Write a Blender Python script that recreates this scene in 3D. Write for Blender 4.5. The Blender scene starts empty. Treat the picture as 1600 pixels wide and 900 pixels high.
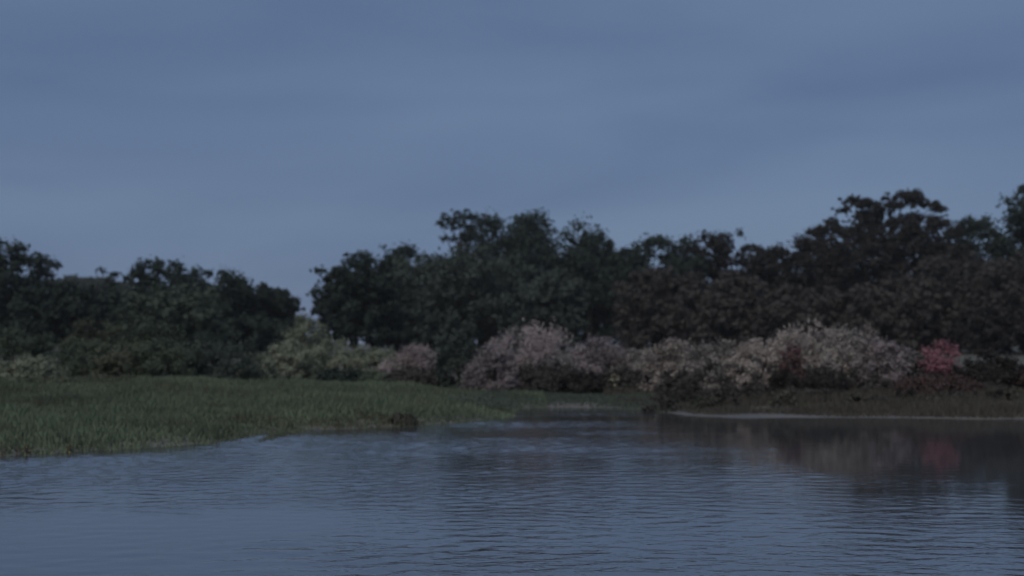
import bpy, math
import numpy as np

# ------------------------------------------------------------------ camera, sky, sun, exposure
S = bpy.context.scene
COL = S.collection
CAM_H = 1.8                       # eye height above the river, metres
F = 1931.0                        # focal length in photo pixels (1600 wide)
HZ = 540.0                        # row of the horizon in the photo
cam = bpy.data.cameras.new('camera')
cam.sensor_width = 36.0
cam.lens = F / 1600.0 * 36.0
cam.shift_y = (HZ - 450.0) / 1600.0
cam.clip_end = 6000.0
cam.dof.use_dof = True
cam.dof.focus_distance = 10.0
cam.dof.aperture_fstop = 1.3
cam_o = bpy.data.objects.new('camera', cam)
cam_o.location = (0, 0, CAM_H)
cam_o.rotation_euler = (math.radians(90), 0, 0)
COL.objects.link(cam_o)
S.camera = cam_o

SUN_EL, SUN_AZ = math.radians(48), math.radians(205)     # dim veiled light, from behind the viewer
W = bpy.data.worlds.new('World'); S.world = W; W.use_nodes = True
nt = W.node_tree; nt.nodes.clear()
def N(tree, kind, **kw):
    n = tree.nodes.new(kind)
    for k, v in kw.items():
        setattr(n, k, v)
    return n
sky = N(nt, 'ShaderNodeTexSky', sky_type='NISHITA', sun_disc=False)
sky.sun_elevation = math.radians(4); sky.sun_rotation = SUN_AZ
sky.air_density = 1.0; sky.dust_density = 1.0; sky.ozone_density = 3.0
tc = N(nt, 'ShaderNodeTexCoord')
mp = N(nt, 'ShaderNodeMapping'); mp.inputs['Scale'].default_value = (1.3, 1.3, 6.0)
mp.inputs['Rotation'].default_value = (0.10, -0.16, 0.4)
no = N(nt, 'ShaderNodeTexNoise'); no.inputs['Scale'].default_value = 1.5
no.inputs['Detail'].default_value = 3.5; no.inputs['Roughness'].default_value = 0.5
no.inputs['Distortion'].default_value = 0.35
rp = N(nt, 'ShaderNodeValToRGB')
rp.color_ramp.elements[0].position = 0.31; rp.color_ramp.elements[0].color = (0.104, 0.158, 0.288, 1)
rp.color_ramp.elements[1].position = 0.69; rp.color_ramp.elements[1].color = (0.158, 0.226, 0.362, 1)
skg = N(nt, 'ShaderNodeMix', data_type='RGBA', blend_type='MULTIPLY'); skg.inputs[0].default_value = 1
skg.inputs[7].default_value = (0.10, 0.10, 0.10, 1)
mx = N(nt, 'ShaderNodeMix', data_type='RGBA'); mx.inputs[0].default_value = 0.86
bg = N(nt, 'ShaderNodeBackground'); bg.inputs['Strength'].default_value = 1.0
wo = N(nt, 'ShaderNodeOutputWorld')
L = nt.links.new
L(tc.outputs['Generated'], mp.inputs['Vector']); L(mp.outputs[0], no.inputs['Vector'])
L(no.outputs['Fac'], rp.inputs[0]); L(sky.outputs[0], skg.inputs[6])
L(skg.outputs[2], mx.inputs[6]); L(rp.outputs[0], mx.inputs[7])
sz = N(nt, 'ShaderNodeSeparateXYZ'); L(tc.outputs['Generated'], sz.inputs[0])
gm = N(nt, 'ShaderNodeMapRange'); gm.inputs['From Min'].default_value = 0.0; gm.inputs['From Max'].default_value = 0.32
gm.inputs['To Min'].default_value = 1.05; gm.inputs['To Max'].default_value = 0.95; L(sz.outputs['Z'], gm.inputs['Value'])
gv = N(nt, 'ShaderNodeVectorMath', operation='SCALE'); L(mx.outputs[2], gv.inputs[0]); L(gm.outputs[0], gv.inputs['Scale'])
L(gv.outputs[0], bg.inputs['Color']); L(bg.outputs[0], wo.inputs['Surface'])

sun = bpy.data.lights.new('sun', 'SUN'); sun.energy = 1.5; sun.angle = math.radians(50)
sun.color = (1.0, 0.95, 0.88)
sun_o = bpy.data.objects.new('sun', sun)
sun_o.rotation_euler = (math.radians(90) - SUN_EL, 0, math.radians(180) - SUN_AZ)
sun_o.location = (-20, -40, 60)
COL.objects.link(sun_o)
S.view_settings.view_transform = 'Standard'; S.view_settings.look = 'None'
S.view_settings.exposure = 0.0; S.view_settings.gamma = 1.0
S.view_settings.use_curve_mapping = False
S.render.engine = 'CYCLES'

# ------------------------------------------------------------------ helpers
TREE_K, SHRUB_K = 1.6, 0.56        # tree and shrub rows: survey distances to metres
def px2x(px, d): return (px - 800.0) / F * d
def py2z(py, d): return CAM_H + (HZ - py) / F * d
def py2d(py): return CAM_H * F / (py - HZ)

def mesh_raw(name, verts, faces_flat, k):
    """verts (n,3), faces_flat (m,k) all the same size"""
    me = bpy.data.meshes.new(name)
    verts = np.asarray(verts, np.float32); f = np.asarray(faces_flat, np.int32)
    me.vertices.add(len(verts)); me.vertices.foreach_set('co', verts.ravel())
    me.loops.add(f.size); me.loops.foreach_set('vertex_index', f.ravel())
    me.polygons.add(len(f)); me.polygons.foreach_set('loop_start', np.arange(0, f.size, k, dtype=np.int32))
    me.update(calc_edges=True)
    return me

def link(name, me, mat, parent=None, smooth=False):
    o = bpy.data.objects.new(name, me); COL.objects.link(o)
    if mat is not None and me is not None:
        if not me.materials: me.materials.append(mat)
    if parent is not None: o.parent = parent
    if smooth: me.polygons.foreach_set('use_smooth', np.ones(len(me.polygons), bool))
    return o

def tag(o, label=None, cat=None, group=None, kind=None):
    if label: o['label'] = label
    if cat: o['category'] = cat
    if group: o['group'] = group
    if kind: o['kind'] = kind
    return o

def vnoise(x, y, seed=0):
    """smooth value noise in 2-D, 0..1"""
    xi = np.floor(x).astype(np.int64); yi = np.floor(y).astype(np.int64)
    xf = x - xi; yf = y - yi
    def h(a, b):
        n = (a * 374761393 + b * 668265263 + seed * 982451653) & 0x7fffffff
        n = ((n ^ (n >> 13)) * 1274126177) & 0x7fffffff
        return ((n ^ (n >> 16)) & 0xffff) / 65535.0
    u = xf * xf * (3 - 2 * xf); v = yf * yf * (3 - 2 * yf)
    return (h(xi, yi) * (1 - u) + h(xi + 1, yi) * u) * (1 - v) + (h(xi, yi + 1) * (1 - u) + h(xi + 1, yi + 1) * u) * v

# ------------------------------------------------------------------ materials
def leaf_mat(name, dark, light, scale=0.7, trans=0.25, con=0.65):
    m = bpy.data.materials.new(name); m.use_nodes = True
    t = m.node_tree; t.nodes.clear(); Lk = t.links.new
    g = N(t, 'ShaderNodeNewGeometry'); oi = N(t, 'ShaderNodeObjectInfo')
    n1 = N(t, 'ShaderNodeTexNoise'); n1.inputs['Scale'].default_value = scale; n1.inputs['Detail'].default_value = 3
    n2 = N(t, 'ShaderNodeTexWhiteNoise', noise_dimensions='1D')
    Lk(g.outputs['Random Per Island'], n2.inputs['W'])
    a = N(t, 'ShaderNodeMath', operation='MULTIPLY_ADD'); a.inputs[1].default_value = 0.14
    Lk(n2.outputs['Value'], a.inputs[0])
    b = N(t, 'ShaderNodeMath', operation='MULTIPLY_ADD'); b.inputs[1].default_value = con; b.inputs[2].default_value = 0.2 - con * .5
    Lk(g.outputs['Position'], n1.inputs['Vector'])
    Lk(n1.outputs['Fac'], b.inputs[0]); Lk(b.outputs[0], a.inputs[2])
    c = N(t, 'ShaderNodeMath', operation='MULTIPLY_ADD'); c.inputs[1].default_value = 0.3
    Lk(oi.outputs['Random'], c.inputs[0]); Lk(a.outputs[0], c.inputs[2])
    mixc = N(t, 'ShaderNodeMix', data_type='RGBA')
    mixc.inputs[6].default_value = (*dark, 1); mixc.inputs[7].default_value = (*light, 1)
    Lk(c.outputs[0], mixc.inputs[0])
    d = N(t, 'ShaderNodeBsdfDiffuse'); tr = N(t, 'ShaderNodeBsdfTranslucent')
    Lk(mixc.outputs[2], d.inputs['Color']); Lk(mixc.outputs[2], tr.inputs['Color'])
    ms = N(t, 'ShaderNodeMixShader'); ms.inputs[0].default_value = trans
    Lk(d.outputs[0], ms.inputs[1]); Lk(tr.outputs[0], ms.inputs[2])
    out = N(t, 'ShaderNodeOutputMaterial'); Lk(ms.outputs[0], out.inputs['Surface'])
    return m

def noise_mat(name, cols, scale=1.0, rough=0.9, bump=0.0, stretch=(1, 1, 1)):
    m = bpy.data.materials.new(name); m.use_nodes = True
    t = m.node_tree; t.nodes.clear(); Lk = t.links.new
    g = N(t, 'ShaderNodeNewGeometry'); mpn = N(t, 'ShaderNodeMapping'); mpn.inputs['Scale'].default_value = stretch
    n1 = N(t, 'ShaderNodeTexNoise'); n1.inputs['Scale'].default_value = scale; n1.inputs['Detail'].default_value = 6
    r = N(t, 'ShaderNodeValToRGB')
    r.color_ramp.elements[0].position = 0.3; r.color_ramp.elements[1].position = 0.7
    r.color_ramp.elements[0].color = (*cols[0], 1); r.color_ramp.elements[1].color = (*cols[1], 1)
    p = N(t, 'ShaderNodeBsdfPrincipled'); p.inputs['Roughness'].default_value = rough
    out = N(t, 'ShaderNodeOutputMaterial')
    Lk(g.outputs['Position'], mpn.inputs['Vector']); Lk(mpn.outputs[0], n1.inputs['Vector'])
    Lk(n1.outputs['Fac'], r.inputs[0]); Lk(r.outputs[0], p.inputs['Base Color']); Lk(p.outputs[0], out.inputs['Surface'])
    if bump:
        bp = N(t, 'ShaderNodeBump'); bp.inputs['Strength'].default_value = bump
        Lk(n1.outputs['Fac'], bp.inputs['Height']); Lk(bp.outputs[0], p.inputs['Normal'])
    return m

M = {
 'dkgreen':  leaf_mat('dark_green_leaves', (0.034, 0.048, 0.041), (0.064, 0.084, 0.070)),
 'green':    leaf_mat('green_leaves', (0.055, 0.078, 0.060), (0.105, 0.135, 0.102)),
 'bush':     leaf_mat('bush_leaves', (0.065, 0.085, 0.062), (0.135, 0.165, 0.118), 1.0, con=1.3),
 'grey':     leaf_mat('grey_green_leaves', (0.055, 0.072, 0.062), (0.105, 0.125, 0.105)),
 'brown':    leaf_mat('brown_leaves', (0.060, 0.057, 0.053), (0.118, 0.108, 0.099)),
 'dkbrown':  leaf_mat('dark_brown_leaves', (0.034, 0.033, 0.031), (0.066, 0.062, 0.057)),
 'palegreen': leaf_mat('pale_green_leaves', (0.14, 0.16, 0.110), (0.35, 0.37, 0.28), 1.0, con=1.1),
 'pink':     leaf_mat('pale_pink_plumes', (0.20, 0.165, 0.162), (0.65, 0.565, 0.54), 0.9, con=1.1),
 'buff':     leaf_mat('buff_plumes', (0.17, 0.145, 0.130), (0.56, 0.495, 0.445), 0.9, con=1.1),
 'greybuff': leaf_mat('grey_buff_plumes', (0.15, 0.138, 0.122), (0.46, 0.42, 0.385), 0.9, con=1.1),
 'greypink': leaf_mat('grey_pink_plumes', (0.15, 0.130, 0.129), (0.46, 0.40, 0.405), 0.9, con=1.1),
 'rose':     leaf_mat('rose_blossom', (0.20, 0.100, 0.112), (0.48, 0.235, 0.27), 1.5),
 'red':      leaf_mat('dark_red_leaves', (0.11, 0.068, 0.066), (0.23, 0.125, 0.128), 1.5),
 'redbrown': leaf_mat('reddish_brown_leaves', (0.068, 0.050, 0.047), (0.135, 0.094, 0.088), 1.0),
 'bankscrub': leaf_mat('bank_scrub', (0.070, 0.072, 0.056), (0.150, 0.145, 0.115), 1.0),
 'teal':     leaf_mat('blue_green_leaves', (0.075, 0.098, 0.080), (0.160, 0.195, 0.155), 1.2),
 'olive':    leaf_mat('olive_leaves', (0.075, 0.085, 0.060), (0.165, 0.175, 0.125), 1.0),
 'cream':    leaf_mat('cream_flowers', (0.40, 0.38, 0.26), (0.75, 0.72, 0.55), 2.0),
 'yellow':   leaf_mat('yellow_flowers', (0.35, 0.34, 0.06), (0.6, 0.58, 0.12), 2.0),
 'grass':    leaf_mat('meadow_grass', (0.105, 0.130, 0.090), (0.215, 0.268, 0.172), 0.3, con=1.6),
 'bankgrass': leaf_mat('dull_bank_grass', (0.075, 0.070, 0.056), (0.135, 0.124, 0.104), 0.3),
 'covegrass': leaf_mat('cove_grass', (0.066, 0.084, 0.066), (0.125, 0.150, 0.118), 0.3),
 'sedge':    leaf_mat('brown_sedge', (0.080, 0.072, 0.050), (0.150, 0.140, 0.095), 0.6),
 'bark':     noise_mat('bark', ((0.03, 0.025, 0.02), (0.09, 0.075, 0.06)), 3.0, 0.95, 0.5, (1, 1, 0.25)),
 'palebark': noise_mat('pale_bark', ((0.10, 0.09, 0.08), (0.22, 0.20, 0.17)), 3.0, 0.95, 0.4, (1, 1, 0.25)),
 'soil':     noise_mat('soil_and_turf', ((0.050, 0.050, 0.036), (0.110, 0.105, 0.078)), 0.5, 0.95, 0.4),
 'mud':      noise_mat('wet_mud', ((0.07, 0.064, 0.057), (0.16, 0.145, 0.13)), 0.8, 0.6, 0.5, (0.4, 1.5, 1)),
}

# ------------------------------------------------------------------ shoreline and ground
rs = np.random.default_rng(11)
pp = [(-250, 735), (0, 713), (120, 707), (250, 700), (400, 692), (425, 676), (540, 671), (640, 667), (730, 661), (795, 652), (800, 646), (806, 641),
      (830, 638), (900, 637), (960, 638), (1010, 642), (1060, 650), (1150, 654), (1400, 655), (1600, 656), (2000, 658)]
pts = [(-1500.0, 6.0), (-200.0, 9.0), (-32.0, 14.0)]
for px, py in pp:
    d = py2d(py); pts.append((px2x(px, d), d))
pts += [(50.0, 25.0), (300.0, 18.0), (1500.0, 6.0)]
pts = np.array(pts)
fine = [pts[0]]
for a, b in zip(pts[:-1], pts[1:]):
    n = max(1, min(40, int(np.hypot(*(b - a)) / 0.8)))
    for k in range(1, n + 1): fine.append(a + (b - a) * k / n)
fine = np.array(fine)
fine[:, 1] += ((vnoise(fine[:, 0] * 0.9, fine[:, 0] * 0, 3) - 0.5) * 0.9 + (vnoise(fine[:, 0] * 3.1, fine[:, 0] * 0, 4) - 0.5) * 0.4) * np.where(fine[:, 0] > 3, .5, 1)
order = np.argsort(fine[:, 0], kind='stable'); fine = fine[order]

def shore_s(x, y):
    """signed distance to the water's edge, positive on land"""
    x = np.atleast_1d(np.asarray(x, float)); y = np.atleast_1d(np.asarray(y, float))
    out = np.empty_like(x)
    A = fine[:-1]; B = fine[1:]; AB = B - A; l2 = (AB ** 2).sum(1) + 1e-9
    for i in range(0, len(x), 4000):
        P = np.stack([x[i:i + 4000], y[i:i + 4000]], 1)[:, None, :]
        t = np.clip(((P - A) * AB).sum(2) / l2, 0, 1)
        q = A + t[..., None] * AB
        out[i:i + 4000] = np.sqrt(((P - q) ** 2).sum(2)).min(1)
    return np.where(y > np.interp(x, fine[:, 0], fine[:, 1]), out, -out)

def ground_z(x, y, s=None):
    x = np.atleast_1d(np.asarray(x, float)); y = np.atleast_1d(np.asarray(y, float))
    if s is None: s = shore_s(x, y)
    left = np.interp(s, [-400, -30, -3, 0, 0.7, 3, 12, 25, 60, 150, 1500], [-4, -3, -.8, -.04, .12, .24, .46, .62, .75, 1.0, 4.0])
    right = np.interp(s, [-400, -30, -3, 0, 1.2, 3, 5.5, 11, 30, 60, 150, 1500], [-4, -3, -.5, -.03, .07, .18, .38, .58, .75, .9, 1.2, 4.0])
    w = np.clip((x - 1.0) / 6.0, 0, 1)
    z = left * (1 - w) + right * w
    z = z + np.where(s > 0.6, (vnoise(x * .5, y * .5, 7) - .5) * .18 + (vnoise(x * .13, y * .13, 8) - .5) * .25, 0) * np.clip(s / 3, 0, 1)
    z = z + 13.5 * np.exp(-((x + 115) / 46.0) ** 2 - ((y - 325) / 70.0) ** 2)
    return z
def gz(x, y): return float(ground_z(x, y)[0])

def axis(a, b, step, far, grow=1.18):
    v = list(np.arange(a, b + 1e-6, step)); st = step
    while v[-1] < far: st *= grow; v.append(v[-1] + st)
    st = step
    while v[0] > -far: st *= grow; v.insert(0, v[0] - st)
    return np.array(v)
gx = axis(-24, 28, 0.28, 2500); gy = axis(15, 52, 0.28, 2500)
GX, GY = np.meshgrid(gx, gy)
SS = shore_s(GX.ravel(), GY.ravel())
GZv = ground_z(GX.ravel(), GY.ravel(), SS)
nx, ny = len(gx), len(gy)
ii = np.arange(nx * ny).reshape(ny, nx)
quads = np.stack([ii[:-1, :-1], ii[:-1, 1:], ii[1:, 1:], ii[1:, :-1]], -1).reshape(-1, 4)
me = mesh_raw('ground', np.stack([GX.ravel(), GY.ravel(), GZv], 1), quads, 4)
me.materials.append(M['soil']); me.materials.append(M['mud'])
fc = SS[quads].mean(1); fx = GX.ravel()[quads].mean(1)
nz = vnoise(fx * .6, GY.ravel()[quads].mean(1) * .6, 5)
mi = np.where((fx > 0.1) & (fc < .8 + 1.0 * nz) & (fc > -3), 1, np.where((fc < .5) & (fc > -3), 1, 0)).astype(np.int32)
me.polygons.foreach_set('material_index', mi)
tag(link('ground', me, None, smooth=True), kind='structure')

# ------------------------------------------------------------------ river
WAVE = 0.0115
def river_mat():
    m = bpy.data.materials.new('river_water'); m.use_nodes = True
    t = m.node_tree; t.nodes.clear(); Lk = t.links.new
    g = N(t, 'ShaderNodeNewGeometry')
    def nz(scale, stretch, detail=3, rough=0.55, dist=0.0):
        mpn = N(t, 'ShaderNodeMapping'); mpn.inputs['Scale'].default_value = stretch
        n = N(t, 'ShaderNodeTexNoise'); n.inputs['Scale'].default_value = scale
        n.inputs['Detail'].default_value = detail; n.inputs['Roughness'].default_value = rough
        n.inputs['Distortion'].default_value = dist
        Lk(g.outputs['Position'], mpn.inputs['Vector']); Lk(mpn.outputs[0], n.inputs['Vector'])
        return n.outputs['Fac']
    def math_(op, a, b=None, c=None):
        n = N(t, 'ShaderNodeMath', operation=op)
        for i, v in enumerate((a, b, c)):
            if v is None: continue
            if isinstance(v, (int, float)): n.inputs[i].default_value = v
            else: Lk(v, n.inputs[i])
        return n.outputs[0]
    ripple = nz(6.5, (0.5, 1.0, 1), 3, 0.6, 0.3)         # wavelets a hand or two long
    swell = nz(0.75, (0.35, 1.0, 1), 2)                   # slow undulation
    at = N(t, 'ShaderNodeAttribute'); at.attribute_name = 'wind'         # how ruffled the water is, per vertex
    h = math_('ADD', math_('MULTIPLY', math_('MULTIPLY', ripple, at.outputs['Fac']), 0.018), math_('MULTIPLY', swell, 0.003))
    b = N(t, 'ShaderNodeBump'); b.inputs['Strength'].default_value = 0.55; b.inputs['Distance'].default_value = 1.0
    Lk(h, b.inputs['Height'])
    murk = N(t, 'ShaderNodeBsdfDiffuse'); murk.inputs['Color'].default_value = (0.074, 0.075, 0.078, 1)   # silty water
    gl = N(t, 'ShaderNodeBsdfGlossy'); gl.inputs['Roughness'].default_value = 0.05
    Lk(b.outputs[0], gl.inputs['Normal'])
    fr = N(t, 'ShaderNodeFresnel'); fr.inputs['IOR'].default_value = 3.0      # fresnel of the mean surface
    ms = N(t, 'ShaderNodeMixShader')
    Lk(math_('MULTIPLY_ADD', fr.outputs[0], 0.66, 0.34), ms.inputs[0]); Lk(murk.outputs[0], ms.inputs[1]); Lk(gl.outputs[0], ms.inputs[2])
    out = N(t, 'ShaderNodeOutputMaterial'); Lk(ms.outputs[0], out.inputs['Surface'])
    return m
wx = axis(-17, 18, 0.09, 2500, 1.25); wy = axis(6, 35, 0.062, 2500, 1.25)
WX, WY = np.meshgrid(wx, wy); jj = np.arange(WX.size).reshape(WX.shape)
wq = np.stack([jj[:-1, :-1], jj[:-1, 1:], jj[1:, 1:], jj[1:, :-1]], -1).reshape(-1, 4)
X_, Y_ = WX.ravel(), WY.ravel()
rw = np.random.default_rng(77); WZ = np.zeros_like(X_)
xw = X_ + (vnoise(X_ * .5, Y_ * .5, 41) - .5) * .8; yw = Y_ + (vnoise(X_ * .5, Y_ * .5, 42) - .5) * .8
for k in range(56):                                        # short wind waves; each train swells and dies over a few metres
    lam = 0.18 * (0.44 / 0.18) ** rw.uniform(0, 1); th = math.radians(90 + rw.normal(0, 58)); kk = 2 * math.pi / lam
    gust = np.clip(vnoise(X_ * .5 / lam + k * 7.3, Y_ * .5 / lam + k * 3.1, 100 + k) * 3.2 - 1.2, 0, 1.7)
    WZ += gust * lam / (2 * math.pi) * np.sin(kk * (xw * math.cos(th) + yw * math.sin(th)) + rw.uniform(0, 6.28))
cats = vnoise(X_ * .13, Y_ * .42, 43) * .6 + vnoise(X_ * .45, Y_ * 1.3, 44) * .4         # wind patches
amp = 0.50 + 0.95 * np.clip((cats - .32) / .36, 0, 1)
amp *= np.interp(Y_, [4, 12, 16, 22], [1.5, 1.25, 1.0, 1.15])
amp *= 1 - .6 * np.clip((14.5 - Y_) / 2.0, 0, 1) * np.clip((-1.0 - X_ + .8 * (vnoise(Y_ * .8, Y_ * 0, 9) - .5)) / 1.2, 0, 1)    # still pool near the left shore
lee = np.exp(-((X_ - 11.5 + .12 * (Y_ - 20)) / 9.3) ** 6 - ((Y_ - 22.0 + .15 * (X_ - 7) + 1.6 * (vnoise(X_ * .5, X_ * 0, 51) - .5)) / 10.4) ** 6)       # sheltered water under the wooded bank
amp *= 1 - .95 * lee
amp *= np.clip((17 - np.abs(X_)) / 2, 0, 1) * np.clip((Y_ - 6) / 2, 0, 1) * np.clip((35 - Y_) / 3, 0, 1)
WZ *= amp * WAVE
rme = mesh_raw('river', np.stack([X_, Y_, WZ], 1), wq, 4)
rme.attributes.new('wind', 'FLOAT', 'POINT').data.foreach_set('value', amp.astype(np.float32))
tag(link('river', rme, river_mat(), smooth=True), kind='structure')

# ------------------------------------------------------------------ foliage
def unit(v): return v / (np.linalg.norm(v, axis=1, keepdims=True) + 1e-9)

def leaves(rng, P, Nrm, size, aspect=0.6, up=0.0):
    """one small rhombic leaf spray per point"""
    n = len(P)
    nrm = unit(Nrm + rng.normal(0, 0.75, (n, 3)))
    a = rng.normal(0, 1, (n, 3)); a[:, 2] += up * 3
    u = unit(a - (a * nrm).sum(1, keepdims=True) * nrm); v = np.cross(nrm, u)
    s = size * rng.uniform(0.55, 1.35, (n, 1))
    V = np.stack([P - u * s, P + v * s * aspect, P + u * s, P - v * s * aspect], 1).reshape(-1, 3)
    return V, np.arange(4 * n).reshape(-1, 4)

def clump_points(rng, C, R, n, flat=0.78):
    w = R ** 2; idx = rng.choice(len(C), n, p=w / w.sum())
    d = unit(rng.normal(0, 1, (n, 3)))
    r = np.clip(np.abs(rng.normal(0.62, 0.36, (n, 1))), 0.05, 1.75)          # loose edges, no hard ball
    return C[idx] + d * r * R[idx][:, None] * np.array([1, 1, flat]), d

def dome_clumps(rng, rx, ry, rz, ncl, cl, low=-0.75):
    d = unit(rng.normal(0, 1, (ncl * 4, 3))); d = d[d[:, 2] > low][:ncl]
    sq = (np.abs(d) ** 2.7).sum(1, keepdims=True) ** (-1 / 2.7)          # a little squarer than an ellipsoid
    rad = rng.uniform(0.1, 1.0, (len(d), 1)) ** 0.5 * rng.uniform(.95, 1.04, (len(d), 1))
    R = cl * (rx + rz) * 0.5 * rng.uniform(0.5, 1.35, len(d))
    E = np.array([rx, ry, rz])
    C = d * np.maximum(sq * E * rad - R[:, None] * 0.62, 0.05)
    return C, R

def tube_mesh(name, paths, k=7):
    V, Q = [], []
    for path, rad in paths:
        path = np.array(path, float); b = sum(len(v) for v in V)
        ring = []
        for i, p in enumerate(path):
            t = path[min(i + 1, len(path) - 1)] - path[max(i - 1, 0)]; t = t / (np.linalg.norm(t) + 1e-9)
            a = np.cross(t, (0.31, 0.9, 0.1)); a /= np.linalg.norm(a); c = np.cross(t, a)
            th = np.arange(k) * 2 * math.pi / k
            ring.append(p + rad[i] * (np.cos(th)[:, None] * a + np.sin(th)[:, None] * c))
        V.append(np.concatenate(ring))
        for i in range(len(path) - 1):
            for j in range(k):
                Q.append((b + i * k + j, b + i * k + (j + 1) % k, b + (i + 1) * k + (j + 1) % k, b + (i + 1) * k + j))
    return mesh_raw(name, np.concatenate(V), np.array(Q), 4)

def add_trunk(rng, root, H, zc, r0, targets, bark='bark'):
    """tapered trunk from below ground to zc, and limbs reaching the clumps in targets"""
    bend = rng.normal(0, 0.04 * H, 2)
    path = [np.array([bend[0] * f * f, bend[1] * f * f, -0.35 + (zc + 0.35) * f]) for f in np.linspace(0, 1, 7)]
    rad = r0 * np.array([1.5, 1.05, .92, .82, .72, .6, .42])
    link('trunk', tube_mesh('trunk', [(path, rad)], 9), M[bark], root, True)
    for tg in targets:
        f = rng.uniform(0.55, 0.98); i = f * 6; k = int(i)
        st = path[k] + (path[min(k + 1, 6)] - path[k]) * (i - k)
        mid = st * .5 + tg * .5 + np.array([0, 0, rng.uniform(0.0, 0.10) * H]) + rng.normal(0, .03 * H, 3) * np.array([1, 1, .3])
        ts = np.linspace(0, 1, 6)[:, None]
        pth = (1 - ts) ** 2 * st + 2 * ts * (1 - ts) * mid + ts ** 2 * tg
        link('limb', tube_mesh('limb', [(pth, r0 * np.linspace(.45, .08, 6))], 6), M[bark], root, True)

def root_at(name, px, d, label, cat, group=None):
    x = px2x(px, d); z = gz(x, d)
    e = bpy.data.objects.new(name, None); COL.objects.link(e); e.location = (x, d, z); e.empty_display_size = 0.5
    tag(e, label, cat, group)
    return e

def tree(seed, px, d, wpx, top, mat, label, bottom=None, n=None, leaf=0.235, ncl=280, cl=0.14, name='broadleaf_tree', group=None, depth=0.9, bark='bark', wide=1.28):
    rng = np.random.default_rng(seed)
    d = d * TREE_K
    e = root_at(name, px, d, label, 'tree', group)
    zt = py2z(top, d) - e.location.z
    rx = wpx / F * d / 2 * wide
    zb = 0.1 if bottom is None else max(0.5, py2z(bottom, d) - e.location.z)
    zc = zb + (zt - zb) * .45; ru, rd = zt - zc, zc - zb
    C, R = dome_clumps(rng, rx, rx * depth, ru, ncl, cl, -1)
    C[:, 2] = np.where(C[:, 2] < 0, C[:, 2] * rd / ru, C[:, 2])
    fl = np.clip(-C[:, 2] / rd, 0, .95); C[:, :2] /= np.sqrt(1 - .85 * fl ** 2)[:, None]      # skirts hang almost straight down
    area = 4 * math.pi * rx * (rx + (zt - zb) / 2) / 2
    n = n or int(min(24000, area * 62))
    P, D = clump_points(rng, C, R, n)
    P[:, 2] += zc
    V, Q = leaves(rng, P, D + np.array([0, 0, .35]), leaf)
    link('crown', mesh_raw('crown', V, Q, 4), M[mat], e)
    pick = C[rng.choice(len(C), 5, replace=False)] * 0.8 + np.array([0, 0, zc])
    add_trunk(rng, e, zt, zc + ru * .2, 0.022 * zt, pick, bark)
    return e

def cluster_tree(seed, px, d, clusters, mat, label, name, leaf, dens, bark='bark', limbs=True):
    """tree with separate foliage plates, each (px, py, width px, height px, depth offset m)"""
    rng = np.random.default_rng(seed)
    d = d * TREE_K
    e = root_at(name, px, d, label, 'tree')
    ox, oz = e.location.x, e.location.z
    VV, tg, b = [], [], 0; QQ = []
    for (cx, cy, w, h, dy) in clusters:
        c = np.array([px2x(cx, d) - ox, dy, py2z(cy, d) - oz]); rx = w / F * d / 2; rz = h / F * d / 2
        C, R = dome_clumps(rng, rx, rx, rz, 26, 0.3, -1)
        C = C * 1.12 + rng.normal(0, .2, C.shape); R = np.minimum(R, rz * 0.8) * rng.uniform(.5, 1.2, len(R))
        P, D = clump_points(rng, C, R, int(dens * rx * rx * 9 + 60), 0.8)
        V, Q = leaves(rng, P + c, D + np.array([0, 0, .6]), leaf)
        VV.append(V); QQ.append(Q + b); b += len(V); tg.append(c - np.array([0, 0, rz * .4]))
    link('crown', mesh_raw('crown', np.concatenate(VV), np.concatenate(QQ), 4), M[mat], e)
    H = max(t[2] for t in tg)
    add_trunk(rng, e, H * 0.6, H * .86, 0.02 * H, tg if limbs else tg[:3], bark)
    return e

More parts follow.
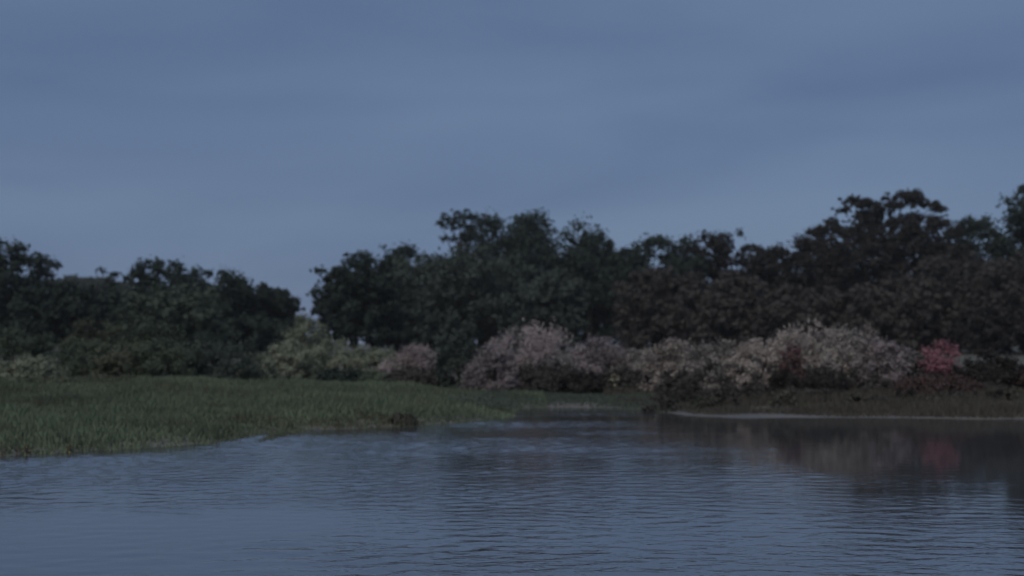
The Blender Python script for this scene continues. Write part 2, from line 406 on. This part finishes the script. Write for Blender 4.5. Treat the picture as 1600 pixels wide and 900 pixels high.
def shrub(seed, px, d, wpx, top, mat, label, leaf=0.062, aspect=0.33, up=0.35, n=None, ncl=120, cl=0.19, wide=1.42, name='shrub', cat='shrub', group=None, spikes=0, depth=0.9):
    rng = np.random.default_rng(seed)
    d = d * SHRUB_K * (float(np.interp(px, [600, 830], [1.4, 1.0])) if cat == 'shrub' else 1.0)
    e = root_at(name, px, d, label, cat, group)
    zt = max(0.2, py2z(top, d) - e.location.z); rx = wpx / F * d / 2 * wide
    # a dome that reaches the ground
    ncl2 = ncl
    dd = unit(rng.normal(0, 1, (ncl2 * 4, 3))); dd = dd[dd[:, 2] > -0.05][:ncl2]
    R = cl * (rx + zt * .6) * .5 * rng.uniform(.5, 1.3, len(dd))
    E = np.array([rx, rx * depth, zt])
    C = dd * np.maximum(E * rng.uniform(.3, 1.0, (len(dd), 1)) ** .45 * (np.abs(dd) ** 2.6).sum(1, keepdims=True) ** (-1 / 2.6) - R[:, None] * .6, .03)
    C[:, 2] = np.maximum(C[:, 2], R * .35)
    n = n or int(min(10000, max(900, 2 * math.pi * rx * (rx + zt) / 2 * 900)))
    P, D = clump_points(rng, C, R, n, .85)
    P = P[P[:, 2] > 0.02]
    V, Q = leaves(rng, P, (unit(P) + np.array([0, 0, .25])), leaf, aspect, up)
    VV, QQ = [V], [Q]
    if spikes:                                    # feathery shoots standing out of the dome
        k = int(spikes * .6); di = unit(rng.normal(0, 1, (k, 3)) + np.array([0, 0, .6])); di[:, 2] = np.abs(di[:, 2])
        b = di * E * rng.uniform(.72, .98, (k, 1)); ln = rng.uniform(.10, .42, (k, 1)) * max(.35, zt * .24)
        ax = unit(di * .45 + np.array([0, 0, 1.0]) + rng.normal(0, .18, (k, 3)))
        sd = unit(np.cross(ax, rng.normal(0, 1, (k, 3)))); wd = ln * .10
        V2 = np.stack([b, b + ax * ln * .5 + sd * wd, b + ax * ln, b + ax * ln * .5 - sd * wd], 1).reshape(-1, 3)
        VV.append(V2); QQ.append(np.arange(4 * k).reshape(-1, 4) + len(V))
    link('foliage', mesh_raw('foliage', np.concatenate(VV), np.concatenate(QQ), 4), M[mat], e)
    st = []
    for k in range(5):
        a = rng.uniform(0, 2 * math.pi); q = rng.uniform(.25, .6)
        st.append(([(0.05 * math.cos(a), .05 * math.sin(a), -.15), (q * .4 * rx * math.cos(a), q * .4 * rx * math.sin(a), zt * .4), (q * rx * math.cos(a), q * rx * depth * math.sin(a), zt * .75)], [.035, .025, .009]))
    for s_ in st: link('stem', tube_mesh('stem', [s_], 5), M['bark'], e, True)
    return e

# ---- trees on the far side, left group
tree(101, 0, 76, 185, 370, 'dkgreen', 'tall dark tree at the end of the wood beside the far hill, top ragged')
tree(102, 98, 72, 130, 438, 'dkgreen', 'low dark tree sloping down from the tall ragged tree to the hill gap')
tree(103, 270, 80, 215, 402, 'dkgreen', 'broad dome-shaped dark tree, the biggest between the distant hill and the sky gap')
tree(104, 180, 74, 120, 454, 'dkgreen', 'dark tree filling in between the hill gap and the dome-shaped tree')
tree(105, 375, 83, 130, 438, 'dkgreen', 'dark tree stepping down from the dome-shaped tree towards the sky gap')
tree(106, 436, 84, 80, 448, 'dkgreen', 'small dark tree on the distant-hill side of the sky gap', wide=1.05)
tree(107, 272, 66, 150, 442, 'green', 'rounded grey-green tree standing in front of the dome-shaped dark tree')
tree(108, 395, 70, 120, 492, 'dkgreen', 'short dark tree above the pale shrubs beside the sky gap')
tree(109, -140, 76, 230, 390, 'dkgreen', 'wide dark tree on the far side of the tall ragged tree')
# ---- centre group
tree(111, 556, 76, 112, 390, 'dkgreen', 'dark rounded tree across the sky gap from the distant hill')
tree(112, 625, 88, 150, 378, 'dkgreen', 'dark tree between the sky gap tree and the tufted tree')
tree(113, 735, 82, 235, 380, 'grey', 'wide greyish tree in front of the high dark ridge crown')
tree(114, 838, 95, 215, 322, 'dkgreen', 'highest dark tree of the middle wood with long sloping crown')
tree(123, 790, 97, 150, 330, 'dkgreen', 'dark tree joining the tufted tree to the highest dark crown')
tree(124, 945, 100, 110, 398, 'dkgreen', 'low dark tree filling the wood behind the narrow clear-trunked tree')
cluster_tree(115, 722, 95, [(703, 340, 34, 24, 0), (728, 334, 34, 20, .5), (718, 352, 40, 22, -.6), (745, 345, 30, 26, .4), (700, 374, 26, 12, 0), (735, 372, 44, 30, 0), (690, 350, 14, 14, 0)], 'dkgreen', 'thin tree with loose open tufts beside the highest dark tree', 'tufted_tree', 0.16, 30)
tree(116, 921, 96, 75, 362, 'dkgreen', 'narrow dark tree on clear trunk at the foot of the highest crown', bottom=478, bark='palebark', wide=1.3)
tree(117, 1025, 90, 145, 362, 'dkgreen', 'dark flat-topped tree above the twin brownish rounded trees')
tree(118, 1122, 92, 125, 354, 'dkbrown', 'dark tree with twiggy crest next to the flat-topped tree')
tree(119, 862, 82, 90, 418, 'grey', 'slim greyish tree behind the large pink dome shrub')
tree(120, 1040, 80, 135, 415, 'brown', 'first of twin brownish rounded trees, beside the gap with pale light')
tree(121, 1135, 79, 130, 424, 'brown', 'second of twin brownish rounded trees, beside the darker rising wood')
tree(122, 972, 94, 70, 385, 'dkgreen', 'small dark tree in the dip between highest crown and flat-topped tree', bottom=465)
tree(125, 672, 78, 110, 470, 'grey', 'low greyish tree filling the wood behind the small pinkish shrub')
tree(126, 30, 84, 110, 455, 'dkgreen', 'low dark tree behind the dark rounded bush by the tall ragged tree')
# ---- right group
tree(131, 1215, 85, 110, 378, 'dkbrown', 'dark tree where the wood starts to rise past the twin rounded trees')
tree(132, 1292, 89, 100, 346, 'dkbrown', 'dark tree below the umbrella pine on its twin-tree side')
cluster_tree(133, 1395, 93, [(1350, 317, 62, 20, 0), (1335, 311, 34, 12, 1), (1418, 309, 66, 20, 0), (1395, 322, 60, 18, -1), (1455, 318, 48, 18, .6), (1470, 327, 30, 10, 0), (1318, 329, 26, 9, 0), (1375, 335, 60, 22, 1), (1432, 336, 44, 14, 1.2), (1345, 340, 44, 18, -.6), (1300, 348, 30, 18, 0), (1460, 345, 50, 22, 0), (1390, 352, 80, 24, 0), (1330, 360, 60, 26, .5)], 'dkbrown', 'umbrella-shaped pine with flat layered plates of needles against the sky', 'umbrella_pine', 0.16, 38)
tree(134, 1342, 86, 140, 342, 'dkbrown', 'dark tree directly below the plates of the umbrella pine')
tree(135, 1438, 86, 130, 328, 'dkbrown', 'dark tree under the outer end of the umbrella pine')
tree(136, 1520, 89, 120, 333, 'dkgreen', 'dark tree in the level stretch past the umbrella pine')
tree(137, 1610, 90, 92, 270, 'dkgreen', 'very tall dark tree at the high end of the wood')
tree(138, 1545, 74, 260, 388, 'brown', 'broad brownish tree in front of the very tall dark tree')
tree(139, 1400, 72, 150, 428, 'brown', 'brownish rounded tree under the umbrella pine behind buff shrubs')
tree(140, 1262, 75, 130, 442, 'brown', 'low brownish tree behind the buff shrubs with red bush')
tree(141, 1600, 64, 170, 472, 'dkbrown', 'low dark tree beside the round rose-pink bush')
tree(142, 1780, 84, 260, 330, 'dkbrown', 'wide dark tree on the far side of the very tall tree')

# ---- trees on the distant hill
hill = tree(151, 132, 205, 30, 428, 'grey', 'small far tree on the distant hill above the dark wood', n=3000, leaf=0.5, ncl=22, cl=.3, wide=1.3, group='trees on the distant hill')
hx, hy = hill.location.x, hill.location.y
rh = np.random.default_rng(5)
for k in range(16):
    c = hill.copy(); COL.objects.link(c)
    x, y = hx + (k % 8 - 3.6) * 4.2 + rh.uniform(-1, 1), hy + (k // 8) * 9 - 6 + rh.uniform(-2, 2)
    c.location = (x, y, gz(x, y)); s = rh.uniform(.7, 1.1); c.scale = (s, s, s); c.rotation_euler.z = rh.uniform(0, 6.28)
    for ch in list(hill.children):
        if ch.name.startswith('limb'): continue
        q = ch.copy(); COL.objects.link(q); q.parent = c

# ---- shrubs, left meadow
shrub(201, 25, 57, 105, 506, 'bush', 'dark rounded bush at the foot of the tall ragged tree')
shrub(202, 48, 50, 85, 552, 'palegreen', 'small pale green bush at the edge of the grassy spit', spikes=300)
shrub(203, 150, 62, 85, 494, 'olive', 'flat-topped olive bush with lighter crest before dark trees')
shrub(204, 238, 61, 85, 490, 'bush', 'flat-topped dark green bush under the rounded grey-green tree')
shrub(205, 120, 55, 100, 526, 'bush', 'low wide green bush below the flat-topped olive bush')
shrub(206, 192, 54, 90, 532, 'olive', 'low olive bush between the two flat-topped bushes and the meadow')
shrub(207, 268, 54, 100, 526, 'bush', 'mid-sized green bush at meadow edge below the flat-topped green bush')
shrub(208, 345, 55, 105, 512, 'grey', 'large round greyish bush at the meadow edge')
shrub(209, 400, 56, 50, 548, 'palegreen', 'little pale bush between the round greyish bush and pale slope', spikes=150)
shrub(210, 130, 49, 130, 588, 'olive', 'long low olive scrub at the rear of the grassy spit')
shrub(211, 478, 66, 60, 488, 'palegreen', 'tall slim pale green shrub in the sky gap', spikes=250)
shrub(212, 452, 60, 70, 528, 'palegreen', 'pale green feathery shrub at the foot of the sky gap', spikes=500)
shrub(213, 520, 62, 90, 528, 'palegreen', 'broad pale green feathery shrub under the sky gap tree', spikes=600)
shrub(214, 590, 62, 80, 540, 'palegreen', 'pale green shrub between the broad feathery one and pink shrubs', spikes=400)
shrub(215, 538, 57, 66, 574, 'dkgreen', 'low dark green bush in front of the pale feathery shrubs')
shrub(216, 596, 56, 60, 580, 'bush', 'low green bush at the meadow edge beside the low dark bush')
# ---- pink and buff shrubs, centre and right
shrub(221, 650, 62, 90, 536, 'pink', 'small pinkish shrub next to the pale green shrubs', spikes=500)
shrub(222, 722, 63, 66, 516, 'grey', 'grey-green shrub between two pinkish shrubs')
shrub(223, 650, 58, 80, 570, 'brown', 'low brown bush in front of the small pinkish shrub')
shrub(224, 770, 66, 70, 534, 'greypink', 'pinkish shrub leaning on the large pink dome', spikes=400)
shrub(225, 838, 77, 135, 504, 'pink', 'large dome-shaped pale pink shrub, the brightest on the bank', spikes=1300)
shrub(226, 858, 73.5, 110, 562, 'brown', 'wide brown bush under the large pink dome shrub')
shrub(227, 915, 73, 66, 578, 'dkbrown', 'dark brown rounded bush at the water of the cove')
shrub(228, 945, 78, 80, 524, 'greypink', 'dull pinkish shrub just past the large pink dome', spikes=300)
shrub(229, 1000, 76, 70, 540, 'greybuff', 'small buff shrub past the dull pinkish shrub', spikes=400)
shrub(230, 980, 73.5, 80, 572, 'brown', 'low brown bush behind the sprig of cream flowers')
shrub(231, 1052, 72, 80, 526, 'buff', 'buff feathery shrub below the twin rounded trees', spikes=700)
shrub(232, 1120, 69, 90, 528, 'greybuff', 'wide buff shrub in the level row below the second twin tree', spikes=700)
shrub(233, 1185, 68, 80, 524, 'buff', 'buff shrub at the end of the level row, before the red bush', spikes=600)
shrub(234, 1262, 69, 115, 500, 'buff', 'tall buff shrub rising behind the dark red bush', spikes=1000)
shrub(235, 1325, 68, 100, 506, 'greybuff', 'wide buff shrub between the red bush and the upright plume', spikes=800)
shrub(236, 1385, 67, 80, 524, 'greypink', 'dull pinkish shrub just past the upright plume', spikes=400)
shrub(237, 1358, 67.5, 26, 494, 'buff', 'slender upright pale plume standing above the buff shrubs', spikes=200, up=1.0, n=900)
shrub(238, 1428, 67, 60, 548, 'brown', 'brownish shrub next to the round rose-pink bush', spikes=200)
shrub(239, 1471, 66.5, 68, 532, 'rose', 'round rose-pink blossoming bush on the muddy bank', wide=1.25)
shrub(240, 1240, 66.3, 60, 534, 'red', 'dark red bush among the buff shrubs', n=2200, wide=0.9)
shrub(241, 1090, 68.5, 100, 572, 'brown', 'low brown scrub before the level buff row')
shrub(242, 1180, 67.5, 80, 578, 'brown', 'low brown bush below the end of the buff row')
shrub(243, 1265, 65, 100, 572, 'dkbrown', 'dark low bush in front of the dark red bush')
shrub(244, 1370, 66.6, 100, 574, 'brown', 'low brown bush below the upright plume')
shrub(245, 1462, 64.2, 110, 580, 'redbrown', 'low reddish scrub under the round rose-pink bush')
shrub(246, 1545, 65, 90, 540, 'dkbrown', 'dark brown bush between the rose-pink bush and the dark red scrub')
shrub(247, 1612, 64, 60, 570, 'redbrown', 'dark red scrub past the dark brown bush on the muddy bank', n=3500)
shrub(248, 1530, 64.2, 90, 592, 'brown', 'lowest brown scrub on the muddy bank below the dark brown bush')
shrub(249, 1690, 62, 120, 540, 'brown', 'brown bush on the far side of the dark red scrub')
rb = np.random.default_rng(909)
for k in range(15):
    px = 1030 + k * 40 + rb.uniform(-12, 12)
    shrub(300 + k, px, rb.uniform(58.5, 63.5), rb.uniform(34, 62), rb.uniform(601, 617), ('brown', 'dkbrown', 'bankscrub')[k % 3], 'low tangled scrub tuft scattered on the muddy bank before the buff shrubs', name='scrub_tuft', n=1100, ncl=26, group='scrub tufts along the muddy bank', up=.3)
# ---- on the spit and at the cove
shrub(251, 745, 51, 92, 613, 'teal', 'blue-green leafy bush on the tip of the grassy spit', leaf=.03, up=.5)
shrub(252, 628, 49.6, 34, 646, 'bankscrub', 'small brown tussock at the water edge of the spit', name='grass_tussock', cat='tussock', up=1.0, aspect=.12, leaf=.10, n=1500)
shrub(253, 966, 72.6, 28, 583, 'cream', 'sprig of cream flowers by the cove', name='flowering_plant', cat='flowers', n=240, leaf=.08)
for k, (px, d) in enumerate(((40, 36.4), (108, 37.2))):
    shrub(260 + k, px, d, 9, 704, 'yellow', 'tiny tuft of yellow flowers at the water edge of the spit', name='marsh_flower', cat='flowers', n=24, leaf=.02, group='yellow flowers along the spit')

# ------------------------------------------------------------------ grass
def grass(name, seed, x0, x1, y0, y1, n, smin, smax, hlo, hhi, wid, mat, label, xmin=None, patch=0.0):
    rng = np.random.default_rng(seed)
    X = rng.uniform(x0, x1, n); Y = rng.uniform(y0, y1, n)
    s = shore_s(X, Y)
    k = (s > smin) & (s < smax)
    if patch: k &= vnoise(X * .45, Y * .9, seed) > patch * rng.uniform(.6, 1.3, n)
    # only where the sightline passes: a wedge a little wider than the view
    k &= np.abs(X) < Y * 0.46 + 6
    X, Y, s = X[k], Y[k], s[k]; m = len(X)
    Z = ground_z(X, Y, s)
    tus = vnoise(X * .55, Y * .55, seed + 1) * .6 + vnoise(X * 1.7, Y * 1.7, seed + 2) * .4
    h = (hlo + (hhi - hlo) * tus) * rng.uniform(.55, 1.15, m) * np.clip(.45 + s / 3, .35, 1)
    a = rng.uniform(0, 6.283, m); lean = rng.uniform(.05, .5, m) * h
    wa = rng.uniform(0, 6.283, m); w = wid * rng.uniform(.6, 1.4, m)
    B = np.stack([X, Y, Z - .03], 1); ld = np.stack([np.cos(a) * lean, np.sin(a) * lean, h * 0], 1)
    up = np.stack([h * 0, h * 0, h], 1); sd = np.stack([np.cos(wa) * w, np.sin(wa) * w, h * 0], 1)
    mid = B + up * .55 + ld * .3
    V = np.stack([B - sd, B + sd, mid + sd * .8, mid - sd * .8, B + up + ld], 1).reshape(-1, 3)
    i = np.arange(m) * 5
    T = np.concatenate([np.stack([i, i + 1, i + 2], 1), np.stack([i, i + 2, i + 3], 1), np.stack([i + 3, i + 2, i + 4], 1)])
    return tag(link(name, mesh_raw(name, V, T, 3), M[mat]), label, 'grass', kind='stuff')
grass('meadow_grass', 31, -21, 1.0, 16, 42, 215000, -0.25, 22, .10, .36, .017, 'grass', 'soft green meadow grass covering the low spit')
grass('sedge_fringe', 34, -13, -2.0, 16, 29, 55000, -0.7, 1.9, .12, .34, .011, 'sedge', 'brownish sedge standing in the water along the edge of the spit', patch=.5)
grass('dry_stalks', 35, -19, 0.5, 17, 38, 26000, -0.2, 18, .25, .55, .007, 'sedge', 'thin dry stalks scattered through the meadow grass of the spit', patch=.62)
grass('cove_grass', 33, -1.5, 6, 32, 46, 45000, -0.05, 9, .08, .30, .017, 'covegrass', 'thin blue-green grass fringing the cove behind the spit', patch=.2)
grass('bank_grass', 32, 3, 23, 28, 48, 170000, .5, 10, .06, .46, .013, 'bankgrass', 'sparse dull brown grass along the muddy bank past the cove', patch=.5)

# ------------------------------------------------------------------ evening haze
hm = bpy.data.materials.new('haze'); hm.use_nodes = True
ht = hm.node_tree; ht.nodes.clear()
pv = N(ht, 'ShaderNodeVolumePrincipled'); pv.inputs['Color'].default_value = (0.95, 0.95, 0.97, 1)
pv.inputs['Density'].default_value = 0.0002; pv.inputs['Anisotropy'].default_value = 0.0
ho = N(ht, 'ShaderNodeOutputMaterial'); ht.links.new(pv.outputs[0], ho.inputs['Volume'])
b_ = 4500.0; z0, z1 = -9.0, 44.0
hv = [(x, y, z) for z in (z0, z1) for y in (-b_, b_) for x in (-b_, b_)]
hf = [(0, 2, 3, 1), (4, 5, 7, 6), (0, 1, 5, 4), (2, 6, 7, 3), (0, 4, 6, 2), (1, 3, 7, 5)]
tag(link('haze', mesh_raw('haze', hv, hf, 4), hm), 'thin grey evening haze lying over the river and the woods', 'haze', kind='stuff')
